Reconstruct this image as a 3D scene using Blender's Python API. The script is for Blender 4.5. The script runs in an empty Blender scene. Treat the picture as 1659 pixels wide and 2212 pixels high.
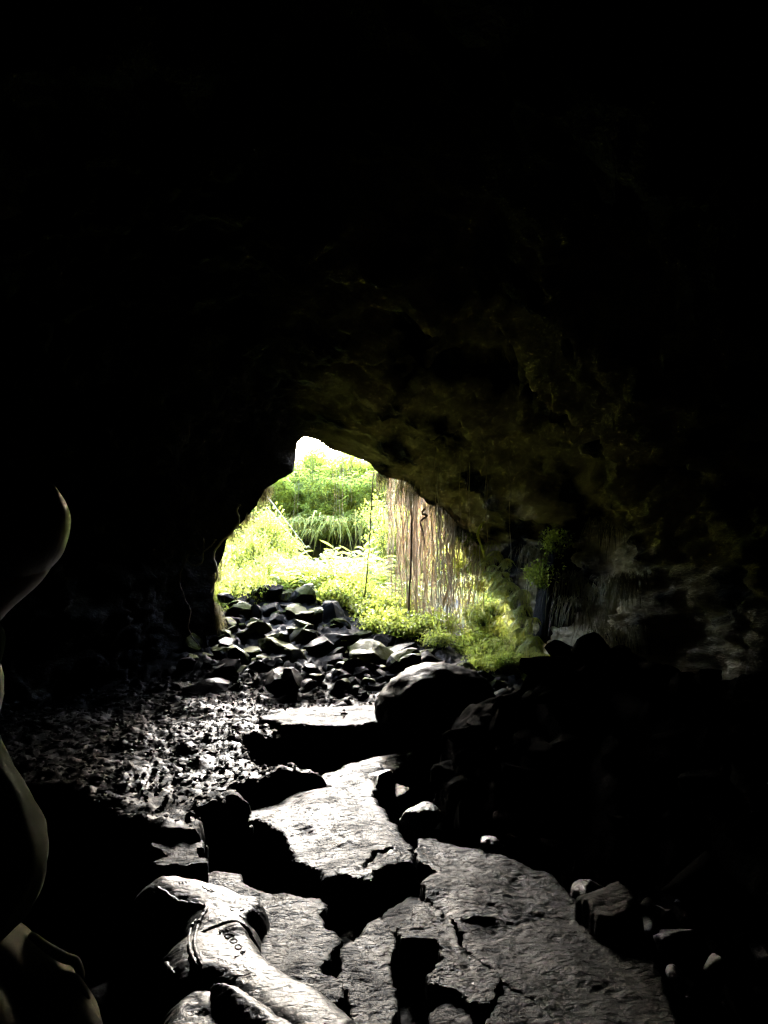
import bpy, bmesh, math, random
import numpy as np
from mathutils import Vector, Matrix, noise as mnoise
sc = bpy.context.scene
rnd = random.Random(7)
R = math.radians
PI = math.pi

# ------------------------------------------------------------------ camera, world, sun, exposure
F, U0, V0, CAMH, PITCH = 1597.5, 829.5, 1106.0, 1.5, 3.62     # pixel frame 1659 x 2212
cam_d = bpy.data.cameras.new('camera'); cam = bpy.data.objects.new('camera', cam_d)
sc.collection.objects.link(cam); sc.camera = cam
cam.location = (0, 0, CAMH); cam.rotation_euler = (R(90+PITCH), 0, 0)
cam_d.sensor_fit = 'VERTICAL'; cam_d.sensor_height = 24; cam_d.lens = 24*F/2212
cam_d.clip_start = .05; cam_d.clip_end = 400
SUN_EL, SUN_AZ = 23.0, 4.0
w = bpy.data.worlds.new('World'); sc.world = w; w.use_nodes = True
nt = w.node_tree; bg = nt.nodes['Background']
sky = nt.nodes.new('ShaderNodeTexSky'); sky.sky_type = 'NISHITA'; sky.sun_disc = False
sky.sun_elevation = R(SUN_EL); sky.sun_rotation = R(-SUN_AZ); sky.air_density = 1.0; sky.dust_density = 2.0; sky.ozone_density = 1.0
nt.links.new(sky.outputs[0], bg.inputs[0]); bg.inputs[1].default_value = .15
sl = bpy.data.lights.new('sun', 'SUN'); so = bpy.data.objects.new('sun', sl); sc.collection.objects.link(so)
sl.energy = .58; sl.angle = R(10); sl.color = (1, .985, .95)
S = Vector((-math.sin(R(SUN_AZ))*math.cos(R(SUN_EL)), math.cos(R(SUN_AZ))*math.cos(R(SUN_EL)), math.sin(R(SUN_EL))))
so.rotation_euler = S.to_track_quat('Z', 'Y').to_euler(); so.location = (0, 30, 20)
vs = sc.view_settings; sc.display_settings.display_device = 'sRGB'
vs.view_transform = 'Standard'; vs.look = 'None'; vs.exposure = 5.85; vs.gamma = 1; vs.use_curve_mapping = False
cy = sc.cycles
cy.max_bounces = 8; cy.diffuse_bounces = 4; cy.glossy_bounces = 3; cy.transmission_bounces = 4; cy.transparent_max_bounces = 6
cy.sample_clamp_indirect = 6; cy.caustics_reflective = False; cy.caustics_refractive = False
cy.use_denoising = True; cy.use_adaptive_sampling = True; cy.adaptive_threshold = .02

# ------------------------------------------------------------------ pixel -> place
_a = R(PITCH); _ca, _sa = math.cos(_a), math.sin(_a)
def ray(u, v):
    cx, c = (u-U0)/F, (V0-v)/F
    return cx, _ca - _sa*c, _sa + _ca*c
def at(u, v, Y):
    x, y, z = ray(u, v); t = Y/y
    return Vector((x*t, Y, CAMH+z*t))
def onz(u, v, z):
    x, y, dz = ray(u, v); t = (z-CAMH)/dz
    return Vector((x*t, y*t, z))

# ------------------------------------------------------------------ numpy noise
def _h(ix, iy, iz, s):
    n = (ix*374761393 + iy*668265263 + iz*2147483647 + s*974711) & 0xffffffff
    n = ((n ^ (n >> 13))*1274126177) & 0xffffffff
    n = ((n ^ (n >> 16))*2246822519) & 0xffffffff
    return ((n ^ (n >> 15)) & 0xffffff)/float(0xffffff)*2-1
def vn(x, y, z, s=0):
    x, y, z = np.broadcast_arrays(np.asarray(x, float), np.asarray(y, float), np.asarray(z, float))
    ix, iy, iz = np.floor(x).astype(np.int64), np.floor(y).astype(np.int64), np.floor(z).astype(np.int64)
    fx, fy, fz = x-ix, y-iy, z-iz
    fx, fy, fz = [f*f*f*(f*(f*6-15)+10) for f in (fx, fy, fz)]
    r = 0
    for a in (0, 1):
        for b in (0, 1):
            for c in (0, 1):
                r = r + _h(ix+a, iy+b, iz+c, s)*(fx if a else 1-fx)*(fy if b else 1-fy)*(fz if c else 1-fz)
    return r
def fbm(x, y, z=0., o=4, s=0, g=.5, lac=2.03):
    r, a = 0, 1.
    for k in range(o):
        r = r + a*vn(x, y, z, s+k*17); a *= g
        x, y, z = x*lac+3.1, y*lac+1.7, z*lac+5.3
    return r
def ridged(x, y, z=0., o=4, s=0, g=.5):
    r, a = 0, 1.
    for k in range(o):
        r = r + a*(1-2*np.abs(vn(x, y, z, s+k*17))); a *= g
        x, y, z = x*2.03+3.1, y*2.03+1.7, z*2.03+5.3
    return r
def sstep(a, b, x):
    t = np.clip((x-a)/(b-a), 0, 1); return t*t*(3-2*t)
def cells(x, y, s=0):                      # distance to nearest scattered point, and that cell's random value
    ix, iy = np.floor(x).astype(np.int64), np.floor(y).astype(np.int64)
    best = np.full(x.shape, 9.); val = np.zeros(x.shape)
    for a in (-1, 0, 1):
        for b in (-1, 0, 1):
            px = ix+a+.5+.45*_h(ix+a, iy+b, 0*ix, s); py = iy+b+.5+.45*_h(ix+a, iy+b, 0*ix+1, s)
            d = np.hypot(x-px, y-py); m = d < best
            best = np.where(m, d, best); val = np.where(m, _h(ix+a, iy+b, 0*ix+2, s), val)
    return best, val
def polysd(px, py, poly):                  # signed distance, > 0 inside
    P = np.asarray(poly, float); Q = np.roll(P, -1, 0)
    d = np.full(px.shape, 1e9); ins = np.zeros(px.shape, bool)
    for (ax, ay), (bx, by) in zip(P, Q):
        ex, ey = bx-ax, by-ay; L = ex*ex+ey*ey+1e-12
        t = np.clip(((px-ax)*ex+(py-ay)*ey)/L, 0, 1)
        d = np.minimum(d, (px-ax-t*ex)**2+(py-ay-t*ey)**2)
        if ay != by:
            c = ((ay > py) != (by > py)) & (px < (bx-ax)*(py-ay)/(by-ay)+ax)
            ins ^= c
    return np.where(ins, 1, -1)*np.sqrt(d)

# ------------------------------------------------------------------ mesh helpers
def mk(name, verts, faces, mat, parent=None, smooth=True):
    me = bpy.data.meshes.new(name)
    verts = np.asarray(verts, np.float32).reshape(-1, 3)
    me.vertices.add(len(verts)); me.vertices.foreach_set('co', verts.ravel())
    if isinstance(faces, np.ndarray):
        n, k = faces.shape; tot = np.full(n, k, np.int32); idx = faces.ravel().astype(np.int32)
    else:
        tot = np.array([len(f) for f in faces], np.int32); idx = np.array([i for f in faces for i in f], np.int32)
    me.loops.add(len(idx)); me.loops.foreach_set('vertex_index', idx)
    me.polygons.add(len(tot)); st = np.concatenate(([0], np.cumsum(tot)[:-1])).astype(np.int32)
    me.polygons.foreach_set('loop_start', st); me.polygons.foreach_set('loop_total', tot)
    me.polygons.foreach_set('use_smooth', np.full(len(tot), smooth, bool))
    me.update(calc_edges=True); me.validate()
    if mat: me.materials.append(mat)
    o = bpy.data.objects.new(name, me); sc.collection.objects.link(o)
    if parent: o.parent = parent
    return o
def tag(o, label, cat, group=None):
    o['label'] = label; o['category'] = cat
    if group: o['group'] = group
    return o
def struct(o): o['kind'] = 'structure'; return o
def empty(name, loc=(0, 0, 0)):
    o = bpy.data.objects.new(name, None); sc.collection.objects.link(o); o.location = loc; o.empty_display_size = .1; return o
def kids(o): return [c for c in bpy.data.objects if c.parent == o]
def dup(root, ch, loc, rot, scl, label=None, group=None):
    r = root.copy(); sc.collection.objects.link(r)
    r.location = loc; r.rotation_euler = rot; r.scale = scl
    if label: r['label'] = label
    if group: r['group'] = group
    for c in ch:
        d = c.copy(); sc.collection.objects.link(d); d.parent = r
    return r
def grid(xs, ys, zf, keep=None):
    X, Y = np.meshgrid(xs, ys); Z = zf(X, Y)
    n, m = X.shape; V = np.stack([X, Y, Z], -1).reshape(-1, 3)
    I = np.arange(n*m).reshape(n, m)
    Q = np.stack([I[:-1, :-1], I[:-1, 1:], I[1:, 1:], I[1:, :-1]], -1).reshape(-1, 4)
    if keep is not None:
        k = keep.reshape(-1)[Q].any(1); Q = Q[k]
        u = np.unique(Q); mp = np.zeros(n*m, int); mp[u] = np.arange(len(u)); V = V[u]; Q = mp[Q]
    return V, Q
def tube_vf(pts, rad, n=6, v0=0):
    pts = [Vector(p) for p in pts]; V = []; Fc = []
    for i, p in enumerate(pts):
        d = (pts[min(i+1, len(pts)-1)]-pts[max(i-1, 0)]).normalized()
        s = d.cross(Vector((0, 1, 0)) if abs(d.y) < .8 else Vector((1, 0, 0))).normalized(); t = d.cross(s)
        r = rad[i] if hasattr(rad, '__len__') else rad
        for k in range(n):
            a = 2*PI*k/n; V.append(p+(s*math.cos(a)+t*math.sin(a))*r)
    for i in range(len(pts)-1):
        for k in range(n):
            a, b = v0+i*n+k, v0+i*n+(k+1) % n
            Fc.append((a, b, b+n, a+n))
    Fc.append(tuple(v0+k for k in range(n))[::-1]); Fc.append(tuple(v0+(len(pts)-1)*n+k for k in range(n)))
    return V, Fc

# ------------------------------------------------------------------ materials
def nmat(name):
    m = bpy.data.materials.new(name); m.use_nodes = True; t = m.node_tree
    return m, t, t.nodes['Principled BSDF']
def N(t, typ, **kw):
    n = t.nodes.new(typ)
    for k, v in kw.items():
        if k in n.inputs: n.inputs[k].default_value = v
        else: setattr(n, k, v)
    return n
def rock_mat(name, c1, c2, rough=(.25, .5), fine=120, med=14, bump=.5, streak=0., spec=.5, moss=None, moss_lo=.5, scale3=(1, 1, 1), fined=.004, medd=.02):
    m, t, b = nmat(name); L = t.links.new
    tc = N(t, 'ShaderNodeTexCoord'); mp = N(t, 'ShaderNodeMapping'); mp.inputs['Scale'].default_value = scale3
    L(tc.outputs['Object'], mp.inputs[0]); co = mp.outputs[0]
    n1 = N(t, 'ShaderNodeTexNoise', Scale=med, Detail=6., Roughness=.6); L(co, n1.inputs['Vector'])
    n2 = N(t, 'ShaderNodeTexNoise', Scale=fine, Detail=3., Roughness=.6); L(co, n2.inputs['Vector'])
    n3 = N(t, 'ShaderNodeTexNoise', Scale=med*.25, Detail=4.); L(co, n3.inputs['Vector'])
    rp = N(t, 'ShaderNodeValToRGB'); rp.color_ramp.elements[0].position = .35; rp.color_ramp.elements[1].position = .68
    rp.color_ramp.elements[0].color = (*c1, 1); rp.color_ramp.elements[1].color = (*c2, 1)
    L(n1.outputs[0], rp.inputs[0]); col = rp.outputs[0]
    mr = N(t, 'ShaderNodeMapRange'); mr.inputs[1].default_value = .35; mr.inputs[2].default_value = .65
    mr.inputs[3].default_value, mr.inputs[4].default_value = rough; L(n3.outputs[0], mr.inputs[0]); L(mr.outputs[0], b.inputs['Roughness'])
    b.inputs['Specular IOR Level'].default_value = spec; b.inputs['Specular Tint'].default_value = (.82, .92, 1, 1)
    b1 = N(t, 'ShaderNodeBump', Strength=bump, Distance=medd); L(n1.outputs[0], b1.inputs['Height'])
    b2 = N(t, 'ShaderNodeBump', Strength=bump, Distance=fined); L(n2.outputs[0], b2.inputs['Height']); L(b1.outputs[0], b2.inputs['Normal'])
    last = b2
    if streak:
        mp2 = N(t, 'ShaderNodeMapping'); mp2.inputs['Scale'].default_value = (17, 38, 20); mp2.inputs['Rotation'].default_value = (0, 0, R(18))
        L(tc.outputs['Object'], mp2.inputs[0])
        n4 = N(t, 'ShaderNodeTexNoise', Scale=1., Detail=4., Roughness=.55, Distortion=.6); L(mp2.outputs[0], n4.inputs['Vector'])
        r4 = N(t, 'ShaderNodeValToRGB'); r4.color_ramp.elements[0].position = .36; r4.color_ramp.elements[1].position = .5; L(n4.outputs[0], r4.inputs[0])
        b3 = N(t, 'ShaderNodeBump', Strength=streak, Distance=.012); L(r4.outputs[0], b3.inputs['Height']); L(b2.outputs[0], b3.inputs['Normal']); last = b3
    L(last.outputs[0], b.inputs['Normal'])
    if moss:
        ge = N(t, 'ShaderNodeNewGeometry'); sx = N(t, 'ShaderNodeSeparateXYZ'); L(ge.outputs['Normal'], sx.inputs[0])
        ad = N(t, 'ShaderNodeMath', operation='ADD'); L(sx.outputs['Z'], ad.inputs[0]); 
        ms = N(t, 'ShaderNodeMath', operation='MULTIPLY_ADD'); L(n3.outputs[0], ms.inputs[0]); ms.inputs[1].default_value = 2.4; ms.inputs[2].default_value = -1.2
        L(ms.outputs[0], ad.inputs[1])
        m2 = N(t, 'ShaderNodeMapRange'); m2.inputs[1].default_value = moss_lo; m2.inputs[2].default_value = moss_lo+.35; L(ad.outputs[0], m2.inputs[0])
        mx = N(t, 'ShaderNodeMix', data_type='RGBA'); L(m2.outputs[0], mx.inputs[0]); L(col, mx.inputs[6]); mx.inputs[7].default_value = (*moss, 1); col = mx.outputs[2]
    L(col, b.inputs['Base Color'])
    return m
M = {}
M['slab'] = rock_mat('wet_lava_slab', (.0045, .005, .0053), (.0065, .0074, .0078), (.22, .66), 110, 22, 1., 1., .035, fined=.007)
M['slab_dull'] = rock_mat('dull_lava_slab', (.004, .004, .004), (.008, .008, .008), (.55, .75), 170, 22, .6, .5, .08)
M['lobe'] = rock_mat('smooth_ropy_lava', (.006, .0058, .0055), (.012, .0118, .011), (.32, .5), 220, 16, .35, .4, .09)
M['floor'] = rock_mat('wet_cave_floor', (.003, .003, .003), (.0035, .0036, .0036), (.4, .65), 60, 12, .8, 0, .055)
M['bank'] = rock_mat('rough_lava_bank', (.0008, .0008, .0008), (.0025, .0025, .0025), (.6, .95), 45, 9, 1., 0, .01)
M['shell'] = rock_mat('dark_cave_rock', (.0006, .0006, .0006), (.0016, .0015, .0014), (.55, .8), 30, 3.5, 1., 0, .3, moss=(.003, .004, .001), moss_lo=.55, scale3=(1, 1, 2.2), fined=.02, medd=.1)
M['rock'] = rock_mat('wet_basalt', (.0025, .0027, .0028), (.007, .0074, .0076), (.4, .75), 60, 6, .8, 0, .05)
M['wetrock'] = rock_mat('wet_glossy_basalt', (.004, .0043, .0044), (.010, .0105, .011), (.25, .5), 40, 7, .9, .3, .18)
M['gravel'] = rock_mat('wet_gravel', (.001, .001, .001), (.0022, .0022, .0023), (.4, .85), 60, 6, .5, 0, .025)
M['mossrock'] = rock_mat('mossy_basalt', (.004, .004, .004), (.016, .015, .014), (.4, .75), 50, 5, .8, 0, .08, moss=(.055, .062, .012), moss_lo=.3)
M['pitwall'] = rock_mat('pit_earth', (.02, .02, .018), (.07, .062, .05), (.7, .9), 20, 3, 1., 0, .2, moss=(.10, .115, .02), moss_lo=.5)
def paint_daylight(m):                               # daylight right of the mouth, painted into the rock colour as lighter, blotchy tan
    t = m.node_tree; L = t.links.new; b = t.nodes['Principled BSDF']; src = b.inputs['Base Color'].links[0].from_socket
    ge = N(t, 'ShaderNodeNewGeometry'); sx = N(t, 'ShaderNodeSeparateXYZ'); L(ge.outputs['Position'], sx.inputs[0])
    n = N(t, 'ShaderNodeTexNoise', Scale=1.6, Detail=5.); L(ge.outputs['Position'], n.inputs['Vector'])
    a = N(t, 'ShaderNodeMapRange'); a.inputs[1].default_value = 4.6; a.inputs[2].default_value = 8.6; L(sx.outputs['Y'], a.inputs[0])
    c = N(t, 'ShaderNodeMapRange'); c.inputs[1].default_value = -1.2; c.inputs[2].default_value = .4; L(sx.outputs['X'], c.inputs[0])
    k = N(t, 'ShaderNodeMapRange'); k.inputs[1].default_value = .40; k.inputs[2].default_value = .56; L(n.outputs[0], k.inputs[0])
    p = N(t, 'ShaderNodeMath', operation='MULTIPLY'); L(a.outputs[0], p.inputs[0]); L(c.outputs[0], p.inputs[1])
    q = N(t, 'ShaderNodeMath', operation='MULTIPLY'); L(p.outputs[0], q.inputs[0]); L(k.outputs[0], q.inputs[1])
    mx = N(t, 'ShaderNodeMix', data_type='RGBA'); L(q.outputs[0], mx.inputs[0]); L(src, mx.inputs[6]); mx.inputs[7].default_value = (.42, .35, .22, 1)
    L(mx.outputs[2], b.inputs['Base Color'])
paint_daylight(M['shell'])
for k_, i_ in (('bank', 1.12), ('shell', 1.15), ('gravel', 1.22), ('floor', 1.25), ('slab', 1.33), ('slab_dull', 1.18), ('rock', 1.22), ('mossrock', 1.22)):     # wet films: weak mirror at steep angles
    M[k_].node_tree.nodes['Principled BSDF'].inputs['IOR'].default_value = i_
def leafmat(name, c1, c2, tr, rough=.4, mix=.58):
    m, t, b = nmat(name); L = t.links.new
    oi = N(t, 'ShaderNodeTexCoord'); n = N(t, 'ShaderNodeTexNoise', Scale=6., Detail=3.); L(oi.outputs['Object'], n.inputs['Vector'])
    rp = N(t, 'ShaderNodeValToRGB'); rp.color_ramp.elements[0].position = .38; rp.color_ramp.elements[1].position = .62
    rp.color_ramp.elements[0].color = (*c1, 1); rp.color_ramp.elements[1].color = (*c2, 1); L(n.outputs[0], rp.inputs[0])
    L(rp.outputs[0], b.inputs['Base Color']); b.inputs['Roughness'].default_value = rough
    tl = N(t, 'ShaderNodeBsdfTranslucent'); tl.inputs[0].default_value = (*tr, 1)
    mx = N(t, 'ShaderNodeMixShader'); mx.inputs[0].default_value = mix
    L(b.outputs[0], mx.inputs[1]); L(tl.outputs[0], mx.inputs[2]); L(mx.outputs[0], t.nodes['Material Output'].inputs[0])
    return m
M['leaf'] = leafmat('bright_leaf', (.10, .14, .02), (.26, .28, .045), (.42, .47, .07))
M['leaf2'] = leafmat('broad_leaf', (.10, .15, .02), (.24, .28, .05), (.46, .52, .09), .28)
M['grass'] = leafmat('yellow_grass', (.16, .18, .03), (.30, .28, .06), (.65, .62, .18), .5)
M['fern'] = leafmat('fern_green', (.16, .18, .025), (.30, .30, .05), (.62, .60, .12), .5)
M['moss'] = leafmat('brown_moss', (.05, .045, .018), (.11, .09, .04), (.10, .09, .035), .8, .25)
def plain(name, c, rough=.7, spec=.3, var=.3, scale=40, sc3=(1, 1, 1), bd=.004):
    m, t, b = nmat(name); L = t.links.new
    tc = N(t, 'ShaderNodeTexCoord'); mp = N(t, 'ShaderNodeMapping'); mp.inputs['Scale'].default_value = sc3; L(tc.outputs['Object'], mp.inputs[0])
    n = N(t, 'ShaderNodeTexNoise', Scale=float(scale), Detail=4.); L(mp.outputs[0], n.inputs['Vector'])
    rp = N(t, 'ShaderNodeValToRGB'); rp.color_ramp.elements[0].position = .3; rp.color_ramp.elements[1].position = .7
    rp.color_ramp.elements[0].color = (*[v*(1-var) for v in c], 1); rp.color_ramp.elements[1].color = (*[min(1, v*(1+var)) for v in c], 1)
    L(n.outputs[0], rp.inputs[0]); L(rp.outputs[0], b.inputs['Base Color'])
    bp = N(t, 'ShaderNodeBump', Strength=.4, Distance=bd); L(n.outputs[0], bp.inputs['Height']); L(bp.outputs[0], b.inputs['Normal'])
    b.inputs['Roughness'].default_value = rough; b.inputs['Specular IOR Level'].default_value = spec
    return m
M['root_red'] = plain('reddish_root', (.36, .265, .18)); M['root_tan'] = plain('tan_root', (.42, .33, .24)); M['root_pale'] = plain('pale_root', (.58, .50, .40))
M['bark'] = plain('dark_bark', (.06, .04, .025)); M['bark_pale'] = plain('pale_bark', (.28, .22, .13))
M['pole'] = plain('weathered_pole', (.5, .46, .38)); M['stem'] = plain('green_stem', (.12, .15, .04))
M['groove'] = plain('scratch_groove', (.008, .008, .008), .9, .1)
M['skin'] = plain('skin', (.30, .17, .10), .5, .4, .1, 60); M['hair'] = plain('hair', (.12, .10, .075), .5, .4, .5, 90, (1, 1, .1))
M['shirt'] = plain('pale_olive_cloth', (.14, .17, .14), .9, .1, .06, 500, (1, 1, 1), .0006); M['shorts'] = plain('dull_green_cloth', (.12, .125, .10), .9, .1, .06, 500, (1, 1, 1), .0006)
M['shoe'] = plain('dark_shoe', (.05, .05, .05), .6)

# ------------------------------------------------------------------ cave shell: a tube that narrows to the mouth
MOUTH = [(470, 1560, 8.6), (476, 1490, 8.6), (478, 1400, 8.7), (476, 1335, 8.8), (462, 1292, 8.8), (466, 1240, 8.9), (484, 1195, 9.0), (492, 1162, 9.0), (522, 1130, 9.0),
         (556, 1092, 9.1), (574, 1056, 9.2), (604, 1038, 9.3), (634, 1020, 9.4), (640, 985, 9.5), (643, 956, 9.5), (658, 944, 9.6), (688, 952, 9.6), (712, 970, 9.7), (760, 984, 9.8),
         (798, 1000, 9.9), (820, 1026, 10), (846, 1035, 10), (882, 1044, 10), (906, 1074, 10.1), (950, 1104, 10.2), (984, 1144, 10.3), (1010, 1172, 10.4), (1045, 1200, 10.0),
         (1075, 1260, 9.5), (1110, 1330, 9.0), (1146, 1400, 8.5), (1160, 1470, 8.1), (1165, 1600, 8.), (1100, 1700, 8.2), (800, 1720, 8.6), (560, 1700, 8.8)]
mw = np.array([at(*p) for p in MOUTH]); nM = len(mw)
seg = np.linalg.norm(np.diff(np.vstack([mw, mw[:1]]), axis=0), axis=1); cum = np.concatenate(([0], np.cumsum(seg)))
NK = 460
ss = np.linspace(0, cum[-1], NK, endpoint=False)
MK = np.stack([np.interp(ss, cum, np.append(mw[:, i], mw[0, i])) for i in range(3)], 1)
cen = np.array([-.25, 1.2])
th = np.unwrap(np.arctan2(MK[:, 2]-cen[1], MK[:, 0]-cen[0]))
for _ in range(60):                        # smooth the angles so that the tube's rings stay even
    e = np.concatenate(([th[-1]-np.sign(th[-1]-th[0])*2*PI], th, [th[0]+np.sign(th[-1]-th[0])*2*PI])); th = .5*e[1:-1]+.25*(e[:-2]+e[2:])
ct, st_ = np.cos(th), np.sin(th)
CX = .2+4.1*np.sign(ct)*np.abs(ct)**.85; CZ = .9+3.2*np.sign(st_)*np.abs(st_)**.9
right = sstep(-.3, .7, ct)*sstep(-.9, -.1, st_+.3); 
pw = 6.5-3.6*right
def shell_pt(T):                            # T (rings,) -> (rings, NK, 3)
    T = np.asarray(T)[:, None]
    Yk = -4+(MK[:, 1]+4)*T
    g = T**pw
    X = CX+(MK[:, 0]-CX)*g; Z = CZ+(MK[:, 2]-CZ)*g
    ox, oz = np.broadcast_to(ct, X.shape), np.broadcast_to(st_, X.shape)
    amp = .42*(1-T**14)+.03
    n = fbm(X*.8, Yk*.8, Z*1.1, 5, 3)*amp*.8 + ridged(X*2.2, Yk*2.2, Z*4.5, 4, 9)*amp*.22 + fbm(X*9, Yk*9, Z*14, 3, 21)*.05*(1-.5*T**14)
    led = np.round((Z+.25*fbm(X*.7, Yk*.7, 0, 2, 5))/.22)*.22-Z     # bedding steps in the roof by the mouth
    n = n + led*.5*right*(T**3)*(1-T**20)
    n = n + right*T**6*(.075*ridged(X*5, Yk*5, Z*3.2, 3, 81)+.03*ridged(X*13, Yk*13, Z*9, 2, 85))
    n = n*(1-T**40*.75)
    X = X+ox*n; Z = Z+oz*n; Yk = Yk+.3*amp*fbm(X*1.3, Yk*1.3, Z*1.3, 3, 44)*(1-T**20)
    return np.stack([X, Yk, Z], -1)
T = np.concatenate((np.linspace(0, .6, 70), np.linspace(.605, .9, 90), np.linspace(.902, 1, 60)))
P = shell_pt(T)
last = P[-1]; od = np.stack([ct, 0*ct, st_], 1)
ext = []
for k, (o, dy) in enumerate(((.06, .15), (.18, .35), (.5, .7), (1.2, 1.1), (3, 1.4), (8, 1.6))):
    q = last+od*o; q[:, 1] = last[:, 1]+dy; q[:, 1] += .12*min(1, o)*fbm(q[:, 0]*2, q[:, 2]*2, 0, 4, 66); ext.append(q)
# the closing back over the roof: the hill above the cave
q = last+od*11; q[:, 1] = 8; ext.append(q)
q = last+od*10; q[:, 1] = -6; ext.append(q)
q = last*0+np.array([0, -7, 1.2])+od*.5; ext.append(q)
P = np.concatenate([P[:1]*0+np.array([.2, -4.2, 1.]), P, np.array(ext)])
nr = len(P); I = np.arange(nr*NK).reshape(nr, NK); J = np.roll(I, -1, 1)
Q = np.stack([I[:-1], J[:-1], J[1:], I[1:]], -1).reshape(-1, 4)
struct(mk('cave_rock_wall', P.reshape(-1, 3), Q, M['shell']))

# ------------------------------------------------------------------ cave floor, rubble slope and pit outside
def uvpoly(pts, z): return [tuple(onz(u, v, z)[:2]) for u, v in pts]
PLAT = uvpoly([(-300, 1690), (-60, 1655), (60, 1700), (150, 1735), (210, 1760), (300, 1795), (420, 1800), (440, 1745), (480, 1712), (520, 1700), (600, 1676), (690, 1664), (720, 1655),
               (600, 1645), (510, 1632), (490, 1612), (520, 1597), (600, 1588), (650, 1570), (720, 1562), (838, 1560), (900, 1545), (1000, 1530), (1300, 1480), (1200, 1400), (0, 1430), (-700, 1450)], .12)
def zplat(X, Y):
    wx = X+.10*fbm(X*3, Y*3, 0, 3, 31); wy = Y+.10*fbm(X*3, Y*3, 7, 3, 32)
    sd = polysd(wx, wy, PLAT)
    return sstep(-.10, .04, sd)
def zbank(X, Y):
    yf = np.interp(X, [.0, .18, .5, .79, 1.12, 1.4, 1.6, 2.5], [4.3, 4.08, 3.85, 3.6, 2.9, 2.3, 1.0, -1.])
    rp_ = [at(*q) for q in ((905, 1625, 5.), (930, 1590, 5.), (985, 1535, 5.), (1060, 1485, 5.), (1150, 1460, 4.9), (1180, 1440, 4.8), (1260, 1400, 4.6), (1300, 1370, 4.5), (1420, 1385, 4.2), (1659, 1420, 3.6), (2100, 1420, 3.2))]
    yr = np.interp(X, [p.x for p in rp_], [p.y for p in rp_]); zr = np.interp(X, [p.x for p in rp_], [p.z for p in rp_])
    t = np.clip((Y-yf)/(yr-yf), 0, 1)
    up = zr*t**1.35
    down = 1-sstep(0, 2.2, Y-yr)
    m = sstep(-.02, .22, X-(.14+np.clip(Y-4.08, 0, 1.6)*.13))
    return up*down*m
def zfar(X, Y):
    z = .12+np.clip(Y-7.0, 0, 9)*.125*(1-.75*sstep(.5, 1.5, X)*(1-sstep(9.5, 13, Y))+.8*sstep(.3, -1.2, X)*(1-sstep(10.5, 13.5, Y)))
    z = z+sstep(1.35, 2.7, X-.12*(Y-9)+.35*fbm(X*1.5, Y*1.5, 0, 3, 19))*2.1*sstep(8.1, 8.9, Y)*(1-sstep(12, 14, Y))
    z = z+sstep(18.8, 20.3, Y+.5*fbm(X*.5, Y*.5, 0, 2, 8))*1.9+np.clip(Y-20.3, 0, 99)*.16
    z = z+sstep(3.0, 7.0, X-.15*(Y-12))*2.6*sstep(9, 11, Y)+np.clip(X-6, 0, 9)*.3
    z = z+sstep(2.4, 6.5, -X+.10*(Y-12)*-1)*2.4*sstep(8.6, 10.5, Y)+np.clip(-X-6.5, 0, 9)*.3
    return z
def zfloor(X, Y):
    near = -.38+.12*sstep(4.3, 3.6, Y)+.10*fbm(X*2, Y*2, 0, 3, 12)
    p = zplat(X, Y)
    d1, c1 = cells(X*9+.4*fbm(X*5, Y*5), Y*9, 3); d2, c2 = cells(X*19, Y*19, 5)
    lump = np.clip(.62-d1, 0, 1)*(.07+.06*(Y > 7.4))*(c1*.5+.6)+np.clip(.6-d2, 0, 1)*.03*(c2*.5+.6)
    far = zfar(X, Y)
    zp = np.where(Y > 7.0, far, .12)
    z = near*(1-p)+zp*p
    z = np.where(Y > 7.6, far, z)
    z = z+lump*sstep(0, .5, p+(Y > 7.6))+.05*fbm(X*1.7, Y*1.7, 0, 3, 4)*p
    b = zbank(X, Y)
    rg = b*.0+sstep(0, .2, b)
    z = np.maximum(z, z*(1-rg)+rg*(b-.05))+rg*(.05*ridged(X*2.3, Y*2.3, 0, 3, 71)+.02*fbm(X*9, Y*9, 0, 4, 75)-.06-.06)
    return z
xs = np.arange(-4.6, 4.8, .028); ys = np.concatenate((np.arange(1.2, 7.6, .026), np.arange(7.6, 11.3, .036)))
V, Qf = grid(xs, ys, zfloor)
struct(mk('cave_ground', V, Qf, M['floor']))
bx = np.arange(.05, 4.6, .022); by = np.arange(1.3, 8.0, .022)
BX, BY = np.meshgrid(bx, by)
V, Qf = grid(bx, by, lambda X, Y: zfloor(X, Y)+.006, keep=zbank(BX, BY) > .05)
struct(mk('rock_bank_terrain', V, Qf, M['bank']))
V, Qf = grid(np.arange(-16, 18, .14), np.arange(11.1, 45, .14), lambda X, Y: zfloor(X, Y)-.004+.12*fbm(X, Y, 0, 4, 91)*sstep(10, 13, Y))
struct(mk('pit_ground', V, Qf, M['pitwall']))
V, Qf = grid(np.concatenate((np.arange(-16, -4.5, .2), [-4.55])), np.arange(7.9, 11.3, .2), lambda X, Y: zfloor(X, Y)-.004); struct(mk('pit_ground_left', V, Qf, M['pitwall']))
V, Qf = grid(np.arange(4.7, 18, .2), np.arange(7.9, 11.3, .2), lambda X, Y: zfloor(X, Y)-.004); struct(mk('pit_ground_right', V, Qf, M['pitwall']))
V, Qf = grid(np.arange(-5, 5, .25), np.arange(-4.5, 1.5, .25), lambda X, Y: 0*X-.38+.06*fbm(X, Y, 0, 3, 2))
struct(mk('cave_ground_behind', V, Qf, M['floor']))

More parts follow.
